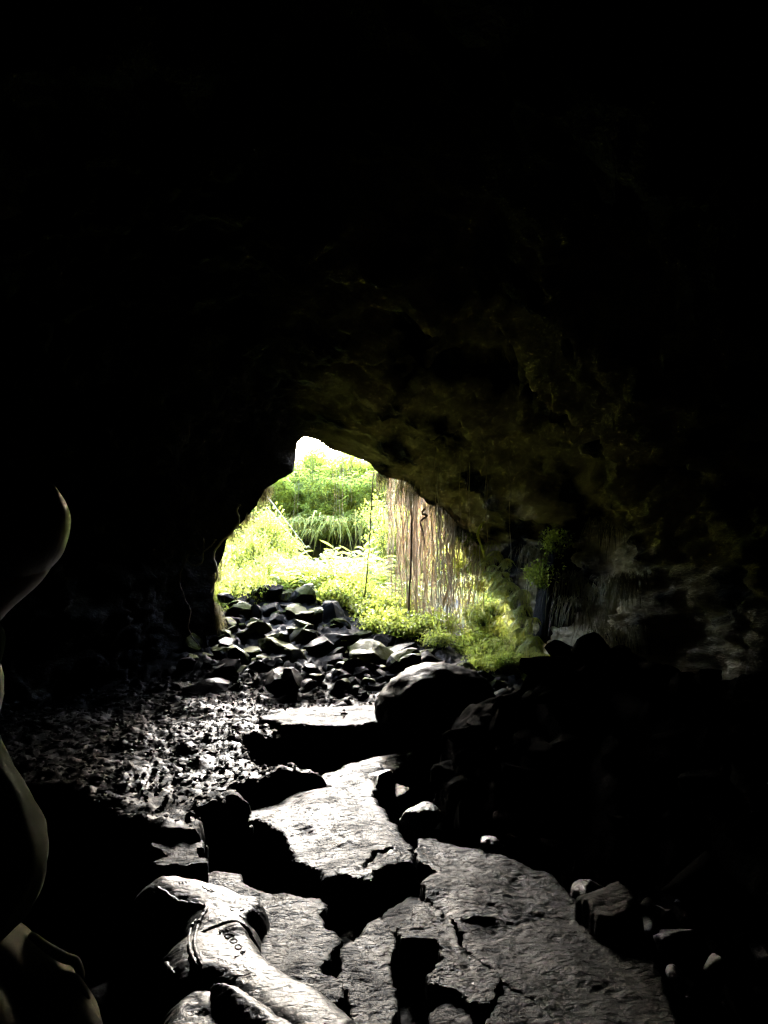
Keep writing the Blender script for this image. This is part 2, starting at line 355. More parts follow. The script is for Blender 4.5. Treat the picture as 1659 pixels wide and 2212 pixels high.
# ------------------------------------------------------------------ lava slabs of the foreground
SLABS = {}
def slab(name, label, pts, z, thick, mat, cell=.008, r=.02, jag=.02, amp=.012, tilt=(0, 0), dome=0., seed=1, cracks=(), cat='rock slab', group=None, streak=1., bumps=()):
    poly = uvpoly(pts, z); pa = np.array(poly); c = pa.mean(0)
    rc = [[tuple(onz(u, v, z)[:2]) for u, v in ln] for ln in cracks]
    def linedist(X, Y, ln):
        d = np.full(X.shape, 9.)
        for (ax, ay), (bx_, by_) in zip(ln[:-1], ln[1:]):
            ex, ey = bx_-ax, by_-ay; t = np.clip(((X-ax)*ex+(Y-ay)*ey)/(ex*ex+ey*ey+1e-12), 0, 1)
            d = np.minimum(d, np.hypot(X-ax-t*ex, Y-ay-t*ey))
        return d
    def hf(X, Y, full=False):
        j = .008+jag*fbm(X*9, Y*9, 0, 4, seed+5)+jag*.35*fbm(X*45, Y*45, 0, 2, seed+6)
        sd = polysd(X, Y, poly)+j
        e = np.clip(sd/r, 0, 1)
        prof = np.sqrt(np.clip(1-(1-e)**2, 0, 1))
        inner = min(thick*.8, r)
        zt = z+tilt[0]*(X-c[0])+tilt[1]*(Y-c[1])+dome*np.clip(sd, 0, .5)
        zt = zt+amp*1.5*fbm(X*2.6, Y*2.6, 0, 3, seed)+amp*.12*fbm(X*9, Y*14, 0, 3, seed+9)
        a = R(20); xr, yr = X*math.cos(a)+Y*math.sin(a), -X*math.sin(a)+Y*math.cos(a)
        g = fbm(xr*13+.9*fbm(X*6, Y*6), yr*27+.8*fbm(X*5, Y*5, 3), 0, 4, seed+11)
        zt = zt-streak*.0035*sstep(.25, .5, g)
        zt = zt+.0010*fbm(X*38, Y*38, 0, 3, seed+13)
        for ln in rc:
            dd = linedist(X+.012*fbm(X*14, Y*14, 0, 3, 3), Y+.012*fbm(X*14, Y*14, 5, 3, 3), ln); zt = zt-.045*np.exp(-(dd/.007)**2)
        for u, v, h_, w_ in bumps:
            q = onz(u, v, z); zt = zt+h_*np.exp(-((X-q.x)**2+(Y-q.y)**2)/w_**2)
        Z = zt-(1-prof)*inner
        drop = np.clip(-sd/.012, 0, 1)
        Z = Z-drop*(thick-inner)
        return (Z, sd) if full else Z
    x0, y0 = pa.min(0)-.06; x1, y1 = pa.max(0)+.06; y0 = max(y0, 1.9)
    xs, ys = np.arange(x0, x1, cell), np.arange(y0, y1, cell)
    X, Y = np.meshgrid(xs, ys); Z, sd = hf(X, Y, True)
    V, Qf = grid(xs, ys, lambda a, b: Z, keep=sd > -.012)
    o = mk(name, V, Qf, M[mat]); tag(o, label, cat, group)
    SLABS[label] = hf
    return o, hf
slab('lava_slab', 'long wet grey slab arching from the cave bend down to the broken plates',
     [(898, 1621), (860, 1624), (800, 1636), (730, 1658), (660, 1688), (600, 1712), (545, 1740), (526, 1752), (531, 1764), (541, 1790), (548, 1774), (574, 1788), (602, 1805), (626, 1824), (641, 1850),
      (668, 1863), (692, 1875), (690, 1902), (745, 1892), (800, 1906), (829, 1873), (893, 1866), (897, 1834), (870, 1806), (849, 1782), (828, 1752), (803, 1715), (840, 1680), (888, 1640)],
     0.02, .40, 'slab', .009, .03, .018, .016, dome=.10, seed=3, cracks=[[(790, 1880), (812, 1850), (845, 1845)]])
slab('lava_slab', 'broad wet slab at lower right with a long crack down its left side',
     [(900, 1812), (939, 1808), (976, 1817), (1034, 1829), (1092, 1852), (1150, 1873), (1187, 1884), (1240, 1925), (1330, 1995), (1400, 2050), (1440, 2110), (1465, 2212), (1500, 2400), (1330, 2400),
      (1228, 2212), (1150, 2150), (1088, 2112), (1058, 2072), (1010, 2035), (985, 1992), (962, 1966), (935, 1950), (918, 1942), (914, 1915), (947, 1884), (925, 1870), (902, 1866), (902, 1838)],
     0.0, .34, 'slab', .008, .02, .014, .02, tilt=(-.02, .0), seed=8)
slab('lava_slab', 'pale jagged plate left of the long crack', [(905, 1946), (930, 1955), (956, 1971), (978, 1998), (1002, 2040), (1050, 2078), (1080, 2114), (1072, 2150), (1045, 2167), (995, 2136), (932, 2106), (955, 2071), (940, 2031), (860, 2036), (858, 2002), (890, 1984)],
     .0, .24, 'slab', .006, .012, .022, .012, tilt=(.03, 0), seed=14)
slab('lava_slab', 'low plate right below the long crack at the bottom edge', [(1092, 2124), (1150, 2166), (1222, 2216), (1320, 2400), (1050, 2400), (1040, 2212), (1078, 2168)], -.02, .24, 'slab', .008, .015, .012, .014, seed=19)
slab('lava_slab', 'small dark plate wedged between the arched slab and the pale jagged plate', [(857, 1953), (905, 1924), (916, 1946), (902, 1984), (855, 2012), (835, 2000), (833, 1970)], -.05, .2, 'slab_dull', .007, .012, .012, .01, seed=23)
slab('lava_slab', 'tall narrow wet plate standing between two black gaps at the bottom', [(742, 2046), (790, 2012), (820, 1990), (846, 2030), (852, 2110), (846, 2212), (852, 2400), (790, 2400), (762, 2155), (727, 2112), (742, 2082)], -.04, .22, 'slab', .007, .012, .014, .012, tilt=(.02, .02), seed=27)
slab('lava_slab', 'tilted dull plate under the arched slab beside the smooth lobe plate', [(722, 2000), (738, 1960), (790, 1938), (829, 1940), (826, 1965), (782, 1992), (740, 2032)], -.08, .2, 'slab_dull', .007, .012, .012, .01, tilt=(0, .25), seed=31)
slab('lava_slab', 'sunken dull plate in the gap right of the tall narrow plate', [(862, 2060), (922, 2075), (928, 2110), (958, 2140), (922, 2190), (930, 2400), (862, 2400)], -.14, .15, 'slab_dull', .008, .012, .012, .012, seed=35)
slab('lava_slab', 'small broken plate at the bottom edge below the pale jagged plate', [(925, 2190), (990, 2142), (1012, 2165), (1012, 2212), (1020, 2400), (940, 2400)], -.05, .2, 'slab_dull', .008, .012, .014, .012, seed=38)
slab('lava_slab', 'wet plate with a ragged right edge behind the smooth lobe', [(440, 1882), (470, 1881), (522, 1884), (530, 1903), (575, 1921), (615, 1928), (655, 1938), (690, 1936), (709, 1950), (705, 1964), (692, 1970), (699, 1988), (690, 1996), (630, 2004), (556, 2014), (500, 2000), (440, 1920)],
     -.02, .3, 'slab', .007, .015, .012, .012, seed=42)
slab('lava_slab', 'wet plate below the thin crack right of the smooth lobe', [(556, 2019), (630, 2010), (695, 2001), (722, 2013), (736, 2030), (712, 2055), (710, 2080), (692, 2105), (732, 2114), (745, 2150), (700, 2170), (600, 2120), (540, 2060)],
     -.025, .3, 'slab', .007, .015, .012, .012, seed=47)
slab('lava_slab', 'small pale ragged slab at far left behind the smooth lobe', [(290, 1803), (330, 1813), (380, 1808), (425, 1812), (434, 1862), (380, 1865), (330, 1867), (325, 1850), (358, 1842), (318, 1822)], .09, .4, 'slab', .008, .015, .03, .014, seed=52)
slab('lava_slab', 'thin flat wet ledge beside the big dark boulder', [(560, 1550), (640, 1532), (720, 1522), (800, 1522), (850, 1520), (850, 1560), (790, 1563), (700, 1562), (620, 1572)], .17, .3, 'slab_dull', .012, .03, .04, .012, seed=57)
slab('lava_slab', 'low dull plate at the foot of the dark bank behind the round rock', [(1245, 1932), (1290, 1925), (1335, 1912), (1365, 1935), (1370, 1962), (1330, 1990), (1290, 1975)], .06, .3, 'slab_dull', .008, .03, .02, .02, tilt=(.15, .05), seed=60)
# the smooth ropy lobe with scratched letters
lobe = empty('lava_lobe', onz(500, 2000, 0)); tag(lobe, 'smooth ropy lava lobe with scratched letters at lower left', 'lava formation')
LO = lobe.location.copy()
def under(o, parent):
    o.parent = parent; o.matrix_parent_inverse = Matrix.Translation(-parent.location)
    for k in ('category', 'label', 'group'):
        if k in o: del o[k]
    return o
o, hf_lobe = slab('body', 'x', [(290, 1912), (300, 1897), (322, 1880), (350, 1872), (400, 1876), (440, 1884), (500, 1900), (550, 1922), (580, 1948), (578, 1962), (562, 1978), (563, 2010), (575, 2036), (612, 2066), (680, 2102), (740, 2145), (792, 2195),
     (850, 2400), (640, 2400), (600, 2230), (540, 2175), (490, 2140), (445, 2112), (385, 2118), (345, 2085), (345, 2040), (395, 1995), (392, 1955), (340, 1930)],
     .08, .42, 'lobe', .006, .11, .004, .010, dome=.05, seed=63, streak=.35, bumps=[(558, 1938, .035, .06), (548, 1975, -.03, .025), (520, 2000, .02, .05)],
     cracks=[[(440, 2009), (452, 2003), (475, 1996), (496, 1991), (517, 1993), (540, 2001), (560, 2010), (570, 2024)]])
under(o, lobe)
o, hf2 = slab('rim', 'x', [(456, 2106), (490, 2108), (530, 2125), (590, 2160), (640, 2195), (675, 2240), (700, 2400), (620, 2400), (590, 2240), (540, 2190), (490, 2150)], .12, .3, 'lobe', .006, .05, .008, .01, seed=66); under(o, lobe)
slab('lava_slab', 'rounded lava toe at the bottom edge left of the smooth lobe', [(402, 2122), (440, 2118), (478, 2150), (540, 2192), (575, 2235), (600, 2400), (250, 2400), (335, 2205), (365, 2160)], .05, .32, 'lobe', .007, .06, .015, .02, seed=68)
def ridge(l, rad, lift=.0):
    E = [(2*l[0][0]-l[1][0], 2*l[0][1]-l[1][1])]+l+[(2*l[-1][0]-l[-2][0], 2*l[-1][1]-l[-2][1])]; q = []
    for i in range(len(l)-1):
        for k in range(7):
            t = k/7; a, b, c, d = E[i:i+4]
            q.append(tuple(.5*((2*b[j])+(c[j]-a[j])*t+(2*a[j]-5*b[j]+4*c[j]-d[j])*t*t+(3*b[j]-a[j]-3*c[j]+d[j])*t**3) for j in (0, 1)))
    q.append(l[-1]); Pw = []
    for u, v in q:
        zz = .0
        for _ in range(6):
            p = onz(u, v, zz); zz = .5*zz+.5*float(hf_lobe(np.array([p.x]), np.array([p.y]))[0])
        p = onz(u, v, zz); Pw.append(Vector((p.x, p.y, zz+rad*.4+lift)))
    for _ in range(4): Pw = [Pw[0]]+[.5*Pw[i]+.25*(Pw[i-1]+Pw[i+1]) for i in range(1, len(Pw)-1)]+[Pw[-1]]
    n = len(Pw); V_, F_ = tube_vf(Pw, [rad*(.8+.25*math.sin(i*1.7)+.15*math.sin(i*3.1))*min(1, .3+i/4, .3+(n-1-i)/4) for i in range(n)], 8)
    under(mk('ridge', V_, F_, M['lobe']), lobe)
ridge([(322, 1914), (350, 1925), (385, 1950), (420, 1955), (446, 1962), (434, 1985), (424, 2005)], .010); ridge([(330, 1928), (352, 1938), (372, 1952), (400, 1962)], .006)
ridge([(424, 1988), (412, 2008), (408, 2040), (416, 2070), (428, 2092)], .009); ridge([(432, 1990), (423, 2015), (420, 2045), (428, 2072), (436, 2090)], .009)
ridge([(388, 1994), (368, 2012), (352, 2040), (350, 2066), (362, 2090), (378, 2108)], .010)
ridge([(618, 2088), (660, 2104), (700, 2124), (735, 2145), (770, 2172), (800, 2200), (818, 2225)], .014)
# scratched letters, thin dark grooves lying in the lobe's skin
def groove(strokes, parent, name, hf, z, wd=.0035):
    VV, FF = [], []
    for st in strokes:
        pts = []
        for (u0, v0), (u1, v1) in zip(st[:-1], st[1:]):
            n = max(2, int(math.hypot(u1-u0, v1-v0)/3))
            for k in range(n): pts.append((u0+(u1-u0)*k/n, v0+(v1-v0)*k/n))
        pts.append(st[-1])
        Pw = []
        for u, v in pts:
            zz = z
            for _ in range(4):
                p = onz(u, v, zz); zz = float(hf(np.array([p.x]), np.array([p.y]))[0])
            p = onz(u, v, zz); p.z = zz-wd*.1; Pw.append(p)
        a, b = tube_vf(Pw, wd, 5, len(VV)); VV += a; FF += b
    o = mk(name, VV, FF, M['groove'])
    if parent: under(o, parent)
    return o
def z4(x, y): return (356.6+x/6.72, 1837.8+y/6.72)     # the enlarged view the letters were read from
E_ = [[z4(790, 1170), z4(810, 1195)], [z4(800, 1165), z4(900, 1140), z4(915, 1165)], [z4(845, 1155), z4(860, 1185)], [z4(790, 1150), z4(800, 1190)]]
G_ = [[z4(1000, 1245), z4(985, 1220), z4(930, 1208), z4(880, 1215), z4(865, 1240), z4(890, 1270), z4(930, 1268), z4(945, 1250)]]
def ring(cx, cy, rx, ry, n=12): return [z4(cx+rx*math.cos(2*PI*k/n), cy+ry*math.sin(2*PI*k/n)) for k in range(n+1)]
O1 = [ring(995, 1312, 52, 32)]; O2 = [ring(1063, 1398, 46, 34)]
R_ = [[z4(1090, 1475), z4(1130, 1500)], [z4(1095, 1470), z4(1165, 1450), z4(1150, 1480), z4(1120, 1485)], [z4(1010, 1545), z4(1080, 1520)]]
TK = [[z4(205, 455), z4(212, 480)], [z4(255, 445), z4(260, 475)], [z4(300, 445), z4(312, 470)], [z4(540, 515), z4(560, 545), z4(590, 550)], [z4(600, 555), z4(620, 580), z4(650, 575)], [z4(650, 600), z4(720, 595)], [z4(660, 560), z4(700, 590)],
      [z4(950, 840), z4(960, 870), z4(1000, 865)], [z4(1090, 870), z4(1150, 850)], [z4(1075, 940), z4(1110, 960), z4(1150, 990)]]
for s in (E_, G_, O1, O2, R_): groove(s, lobe, 'letter', hf_lobe, .15, .0038)
groove(TK, lobe, 'scratch', hf_lobe, .15, .0035)

# ------------------------------------------------------------------ rocks
def rock_mesh(seed, sub=4, sq=(1, 1, .75), cuts=9, flat=.0, rough=.10):
    bm = bmesh.new(); bmesh.ops.create_icosphere(bm, subdivisions=sub, radius=1)
    V = np.array([v.co[:] for v in bm.verts]); r = random.Random(seed)
    for _ in range(cuts):
        n = np.array([r.gauss(0, 1), r.gauss(0, 1), r.gauss(0, .8)]); n /= np.linalg.norm(n); d = r.uniform(.34, .72)
        s = V@n; V = V-np.outer(np.clip(s-d, 0, 9)*.97, n)
    V = V*(1+rough*fbm(V[:, 0]*1.6+seed, V[:, 1]*1.6, V[:, 2]*1.6, 4, seed)+.03*fbm(V[:, 0]*7, V[:, 1]*7, V[:, 2]*7+seed, 3, seed+3))[:, None]
    V = V*np.array(sq); Fc = np.array([[v.index for v in f.verts] for f in bm.faces]); bm.free()
    return V, Fc
def rock_obj(name, label, seed, loc, s, rot, mat, sub=4, cat='rock', group=None, **kw):
    V, Fc = rock_mesh(seed, sub, **kw); o = mk(name, V, Fc, M[mat]); o.location = loc; o.scale = s; o.rotation_euler = rot
    return tag(o, label, cat, group)
def hz(x, y): return float(zfloor(np.array([x]), np.array([y]))[0])
def big(label, u0, u1, v0, v1, Y, seed, mat='rock', rot=0, dy=1., **kw):
    a, b = at(u0, v1, Y), at(u1, v0, Y); cx, cz = (a.x+b.x)/2, (a.z+b.z)/2
    wdt, hgt = (b.x-a.x)/2, (b.z-a.z)/2
    return rock_obj('boulder', label, seed, (cx, Y+wdt*.5*dy, cz-hgt*.12), (wdt*1.16, wdt*dy, hgt*1.45), (0, 0, rot), mat, cat='boulder', **kw)
V, Fc = rock_mesh(5, 5, sq=(1, 1, 1), cuts=0, rough=.05)
o = mk('boulder', V, Fc, M['rock']); a = at(945, 1545, 5.7); o.location = (a.x, 6.0, a.z-.0); o.scale = (.50, .42, .34); o.rotation_euler = (R(4), R(-8), R(20)); tag(o, 'large smooth dark boulder with a lit top edge where the path bends', 'boulder')
BIG = [('tall upright black boulder at the left foot of the leafy slope', 505, 580, 1297, 1400, 9.6, 11, 'rock'),
       ('wide grey topped boulder in the middle of the rubble', 630, 706, 1366, 1440, 9.0, 12, 'rock'),
       ('pointed black boulder with a mossy cap in the rubble', 690, 796, 1378, 1462, 8.6, 13, 'mossrock'),
       ('dark block with a thin pale edge below the pointed boulder', 684, 788, 1442, 1518, 8.0, 14, 'mossrock'),
       ('rounded mossy boulder at the right end of the rubble', 784, 852, 1428, 1512, 8.2, 15, 'mossrock'),
       ('flat mossy boulder in front of the hanging roots', 872, 930, 1424, 1462, 9.3, 16, 'mossrock'),
       ('low mossy boulder behind the large smooth boulder', 905, 985, 1434, 1475, 8.4, 17, 'mossrock'),
       ('sloping pale faced rock at the left foot of the rubble', 545, 635, 1455, 1512, 7.9, 18, 'mossrock'),
       ('peaked rock at the far left foot of the rubble', 488, 545, 1470, 1512, 7.8, 19, 'rock'),
       ('dark rock under the tall upright boulder', 500, 566, 1388, 1450, 8.8, 20, 'rock'),
       ('small block with a pale top between the big rubble boulders', 625, 664, 1434, 1474, 8.3, 21, 'rock'),
       ('square dark rock below the leafy slope', 470, 502, 1272, 1300, 9.6, 22, 'rock')]
for lb, u0, u1, v0, v1, Y, sd, mt in BIG: big(lb, u0, u1, v0, v1, Y, sd, mt)
# rounded rocks along the foot of the bank
FOOT = [('round boulder at the head of the arched slab by the bank', 812, 892, 1682, 1775, 4.9, 31), ('flat pale rock lying on the arched slab', 765, 885, 1665, 1715, 5.0, 32), ('block standing on the far end of the arched slab', 868, 912, 1628, 1690, 5.2, 33),
        ('dark rock at the head of the broad slab', 852, 960, 1740, 1818, 4.5, 34), ('lump of lava at the top edge of the broad slab', 1028, 1088, 1812, 1866, 3.95, 35), ('dark rock in the bank above the broad slab', 950, 1070, 1700, 1812, 4.5, 36),
        ('big dark rock of the bank beside the broad slab', 1080, 1190, 1760, 1875, 4.2, 37), ('pale pitted rock with scratches beside the broad slab', 1235, 1370, 1912, 2000, 3.45, 38),
        ('leaning grey rock above the pale pitted rock', 1200, 1330, 1830, 1915, 3.9, 39), ('rounded rock near the bottom right corner', 1430, 1560, 1990, 2090, 3.1, 40), ('small pitted rock at the right end of the broad slab', 1440, 1500, 2095, 2150, 2.75, 41),
        ('dark rock at the right edge of the frame', 1540, 1650, 2080, 2160, 2.8, 42), ('dark rock at the left end of the arched slab', 430, 545, 1720, 1860, 4.3, 43)]
for lb, u0, u1, v0, v1, Y, sd in FOOT: big(lb, u0, u1, v0, v1, Y, sd, 'wetrock' if sd in (31, 32, 34, 35, 38, 39, 40, 41, 42) else 'rock', rot=sd*.7, cuts=7)
tm = [mk('rubble_rock', *rock_mesh(100+k, 3, sq=(1, .9, .6), cuts=11), M['rock' if k < 6 else 'mossrock'], smooth=False) for k in range(10)]
cnt = 0
for i in range(300):                         # rubble of the slope
    x = rnd.uniform(-2.2, 1.75); y = 7.35+rnd.random()**1.1*(max(.6, 1.85-x*1.15))
    s = rnd.choice([rnd.uniform(.05, .11), rnd.uniform(.05, .11), rnd.uniform(.09, .17), rnd.uniform(.14, .25), rnd.uniform(.16, .33) if y > 8.2 else .12])
    k = rnd.randrange(6) if (y < 8.0 and rnd.random() < .75) else rnd.randrange(4, 10)
    o = tm[k] if i < 0 else tm[k].copy(); sc.collection.objects.link(o)
    o.location = (x, y, hz(x, y)+s*.15); o.scale = (s*rnd.uniform(.8, 1.4), s*rnd.uniform(.8, 1.3), s*rnd.uniform(.7, 1.3)); o.rotation_euler = (rnd.uniform(-.4, .4), rnd.uniform(-.4, .4), rnd.uniform(0, 6.3))
    tag(o, 'one of many small angular rocks strewn over the rubble slope below the mouth', 'rock', 'angular rocks of the rubble slope')
for i in range(60):                          # stones on the gravel shelf
    y = rnd.uniform(4.6, 7.4); x = rnd.uniform(-.47*y, .02*y)
    if float(zplat(np.array([x]), np.array([y]))[0]) < .8: continue
    s = rnd.uniform(.02, .065); o = tm[rnd.randrange(6)].copy(); sc.collection.objects.link(o)
    o.location = (x, y, hz(x, y)+s*.2); o.scale = (s*rnd.uniform(1, 1.7), s*rnd.uniform(.8, 1.3), s*rnd.uniform(.35, .7)); o.rotation_euler = (rnd.uniform(-.3, .3), rnd.uniform(-.3, .3), rnd.uniform(0, 6.3))
    o.name = 'stone'; tag(o, 'one of many loose stones lying on the wet gravel shelf at left', 'stone', 'loose stones on the gravel shelf')
for i in range(40):                          # broken stones in the gaps between plates and along the bank
    if i < 22: p = onz(rnd.uniform(690, 960), rnd.uniform(1900, 2200), -.3)
    else:
        x = rnd.uniform(.25, 1.9); y = np.interp(x, [.18, .5, .79, 1.12, 1.9], [4.2, 4.0, 3.7, 3.0, 2.4])+rnd.uniform(.0, .5); p = Vector((x, y, 0))
    s = rnd.uniform(.03, .08); o = tm[rnd.randrange(6)].copy(); sc.collection.objects.link(o)
    o.location = (p.x, p.y, hz(p.x, p.y)+s*.3); o.scale = (s*1.4, s, s*.9); o.rotation_euler = (rnd.uniform(-1, 1), rnd.uniform(-1, 1), rnd.uniform(0, 6.3))
    tag(o, 'one of the broken stones in the gaps around the wet slabs', 'stone', 'broken stones around the slabs')
for o in tm: bpy.data.objects.remove(o)
bt = [mk('bank_rock', *rock_mesh(300+k, 3, sq=(1, .9, .75), cuts=12, rough=.16), M['bank']) for k in range(8)]
for i in range(230):                         # jagged blocks that make up the dark bank
    x = rnd.uniform(.2, 3.4); yf = np.interp(x, [.18, .5, .79, 1.12, 1.4, 1.6, 2.5], [4.08, 3.85, 3.6, 2.9, 2.3, 1.6, 1.2]); y = rnd.uniform(yf+.15, 5.1)
    if y < 1.9 or float(zbank(np.array([x]), np.array([y]))[0]) < .06: continue
    s = rnd.uniform(.05, .20)*(.6+.4*min(1, (y-yf))); o = rnd.choice(bt).copy(); sc.collection.objects.link(o)
    o.location = (x, y, hz(x, y)+s*.05); o.scale = (s*rnd.uniform(.8, 1.5), s*rnd.uniform(.8, 1.3), s*rnd.uniform(.6, 1.1)); o.rotation_euler = (rnd.uniform(-.6, .6), rnd.uniform(-.6, .6), rnd.uniform(0, 6.3))
    tag(o, 'one of many near black jagged rocks piled up as the dark bank at right', 'rock', 'jagged rocks of the dark bank')
wt = [mk('wet_rock', *rock_mesh(330+k, 3, sq=(1, .8, .5), cuts=10, rough=.18), M['wetrock']) for k in range(5)]
for i in range(46):                          # low glossy lumps between the broad slab and the bank
    x = rnd.uniform(.3, 1.75); yf = np.interp(x, [.18, .5, .79, 1.12, 1.4, 1.6, 2.5], [4.08, 3.85, 3.6, 2.9, 2.55, 2.5, 2.4]); y = yf+rnd.uniform(-.02, .55)
    s = rnd.uniform(.02, .07)*rnd.choice([.7, 1, 1.4]); o = rnd.choice(wt).copy(); sc.collection.objects.link(o)
    o.location = (x, y, hz(x, y)+s*.35); o.scale = (s*rnd.uniform(1., 2.), s*rnd.uniform(.8, 1.3), s); o.rotation_euler = (rnd.uniform(-.5, .5), rnd.uniform(-.5, .5), rnd.uniform(0, 6.3))
    tag(o, 'one of the small wet lumps glinting along the foot of the dark bank', 'rock', 'wet lumps along the foot of the bank')
for o in bt+wt: bpy.data.objects.remove(o)
# gravel: one uncountable mass
base = [rock_mesh(200+k, 1, sq=(1, .9, .6), cuts=5, rough=.2) for k in range(5)]
VV, FF, off = [], [], 0
N_G = 12000; gx = np.array([rnd.uniform(-4, .8) for _ in range(N_G)]); gy = np.array([3.9+4.0*rnd.random()**1.0 for _ in range(N_G)])
pm = zplat(gx, gy); gz = zfloor(gx, gy)
for i in range(N_G):
    if pm[i] < .5 or abs(gx[i]) > .56*gy[i]: continue
    V, Fc = base[i % 5]; s = .007+.022*rnd.random()**2; a = rnd.uniform(0, 6.3); c, s_ = math.cos(a), math.sin(a)
    W = V*np.array([s*rnd.uniform(.8, 1.7), s, s*rnd.uniform(.5, 1)]); W = np.stack([W[:, 0]*c-W[:, 1]*s_, W[:, 0]*s_+W[:, 1]*c, W[:, 2]], 1)+np.array([gx[i], gy[i], gz[i]+s*.2])
    VV.append(W); FF.append(Fc+off); off += len(W)
g = mk('gravel', np.concatenate(VV), np.concatenate(FF), M['gravel'], smooth=False); g['kind'] = 'stuff'; g['label'] = 'wet black gravel covering the shelf at left'; g['category'] = 'gravel'

# ------------------------------------------------------------------ plants
class MB:
    def __init__(s): s.v, s.f = [], []
    def leaf(s, p, d, side, L, Wd, droop=.3, n=3, fold=.25):
        d = d.normalized(); up = side.cross(d).normalized(); i0 = len(s.v)
        q = Vector(p)
        for k in range(n+1):
            t = k/n; wv = Wd*math.sin(PI*min(.98, .08+.9*t))**.8 if k < n else 0
            pos = q+d*(L*t)-Vector((0, 0, 1))*(droop*L*t*t)
            s.v += [pos-side*wv*.5+up*wv*fold*.5, pos, pos+side*wv*.5+up*wv*fold*.5]
        for k in range(n):
            a = i0+k*3; s.f += [(a, a+1, a+4, a+3), (a+1, a+2, a+5, a+4)]
    def small(s, p, d, side, L, Wd):
        i = len(s.v); p = Vector(p); m = p+d*L*.5; up = side.cross(d)*Wd*.2
        s.v += [p, m-side*Wd*.5+up, p+d*L, m+side*Wd*.5+up, m]; s.f += [(i, i+4, i+1), (i+1, i+4, i+2), (i, i+3, i+4), (i+3, i+2, i+4)]
    def tube(s, pts, r, n=4):
        a, b = tube_vf(pts, r, n, len(s.v)); s.v += a; s.f += b
    def build(s, name, mat, parent=None): return mk(name, [tuple(v) for v in s.v], s.f, M[mat], parent)
def rdir(r, up=.0):
    v = Vector((r.gauss(0, 1), r.gauss(0, 1), r.gauss(0, 1)+up)); return v.normalized()
def sideof(d):
    s = d.cross(Vector((0, 0, 1))); return s.normalized() if s.length > .05 else Vector((1, 0, 0))
def shrub_t(seed, rx=.5, rz=.5, twigs=46, per=20, L=.06, Wd=.03, mat='leaf'):
    r = random.Random(seed); root = empty('shrub'); fo, st = MB(), MB()
    for t in range(twigs):
        d = rdir(r, .5); q = Vector((d.x*rx*r.uniform(.5, 1), d.y*rx*r.uniform(.5, 1), rz*.9+d.z*rz*r.uniform(.5, 1)))
        b = Vector((d.x*.08, d.y*.08, 0)); mid = b.lerp(q, .5)+Vector((0, 0, .1*rz))
        st.tube([b, mid, q], [.008, .006, .003])
        for k in range(per):
            u_ = r.random(); p = mid.lerp(q, .2+.9*u_)+rdir(r)*.06*(1+u_)
            dd = (rdir(r, .1)+(q-b).normalized()*.6).normalized(); sd = sideof(dd)
            sd = (sd+rdir(r)*.5).normalized(); fo.small(p, dd, sd, L*r.uniform(.6, 1.4), Wd*r.uniform(.7, 1.3))
    f = fo.build('foliage', mat, root); s = st.build('stem', 'stem', root); return root, [f, s]
def ginger_t(seed, stems=9, H=1.0, per=13, L=.30, Wd=.045):
    r = random.Random(seed); root = empty('leafy_plant'); fo, st = MB(), MB()
    for t in range(stems):
        a = r.uniform(0, 2*PI); h = H*r.uniform(.6, 1.1); ln = r.uniform(.25, .7)
        pts = [Vector((math.cos(a)*(.05+ln*h*(k/6)**2), math.sin(a)*(.05+ln*h*(k/6)**2), h*(k/6)*(1-.2*(k/6)))) for k in range(7)]
        st.tube(pts, [.010-.001*k for k in range(7)])
        for k in range(per):
            t_ = .25+.75*k/per; i = min(5, int(t_*6)); p = pts[i].lerp(pts[i+1], t_*6-i); dr = (pts[i+1]-pts[i]).normalized()
            sd = sideof(dr)*(1 if k % 2 else -1); d = (sd*.9+dr*.8+rdir(r)*.2).normalized()
            s2 = d.cross(dr.cross(d)).normalized() if False else dr.cross(sd).cross(d).normalized()
            fo.leaf(p, d, s2, L*r.uniform(.7, 1.2), Wd*r.uniform(.8, 1.2), r.uniform(.2, .6))
    f = fo.build('foliage', 'leaf2', root); s = st.build('stem', 'stem', root); return root, [f, s]
def fern_t(seed, fronds=9, L=.5, droop=.8, mat='fern', up=.6, arc=2*PI):
    r = random.Random(seed); root = empty('fern'); fo, st = MB(), MB()
    for t in range(fronds):
        a = -PI/2+r.uniform(-.5, .5)*arc; l = L*r.uniform(.6, 1.15); d0 = Vector((math.cos(a), math.sin(a), up)).normalized()
        pts = [d0*(l*k/9)-Vector((0, 0, droop*l*(k/9)**2)) for k in range(10)]
        st.tube(pts, [.004-.0003*k for k in range(10)], 3)
        for k in range(38):
            u_ = (k+1)/39; i = min(8, int(u_*9)); p = pts[i].lerp(pts[i+1], u_*9-i); dr = (pts[i+1]-pts[i]).normalized(); sd = sideof(dr)
            wl = l*.24*math.sin(PI*min(1, u_*.85+.15))**.7
            for sg in (-1, 1):
                d = (sd*sg+dr*.35-Vector((0, 0, .25))).normalized(); fo.small(p, d, dr, wl, wl*.13)
    f = fo.build('frond', mat, root); s = st.build('stem', 'stem', root); return root, [f, s]
def tuft_t(seed, blades=70, L=.5, mat='grass', Wd=.014, spread=.35, hang=.9, name='grass_tuft'):
    r = random.Random(seed); fo = MB()
    for t in range(blades):
        p = Vector((r.gauss(0, spread*.6), r.gauss(0, spread*.25), r.uniform(-.05, .05))); a = r.uniform(0, 2*PI)
        d = Vector((math.cos(a), math.sin(a)-.5, r.uniform(.2, 1.2))).normalized()
        l = L*r.uniform(.5, 1.3); hang_ = hang*r.uniform(.6, 1.5)
        fo.leaf(p, d, sideof(d), l, Wd*r.uniform(.7, 1.4), hang_*1.3, 4, .2)
    root = fo.build(name, mat); return root, []
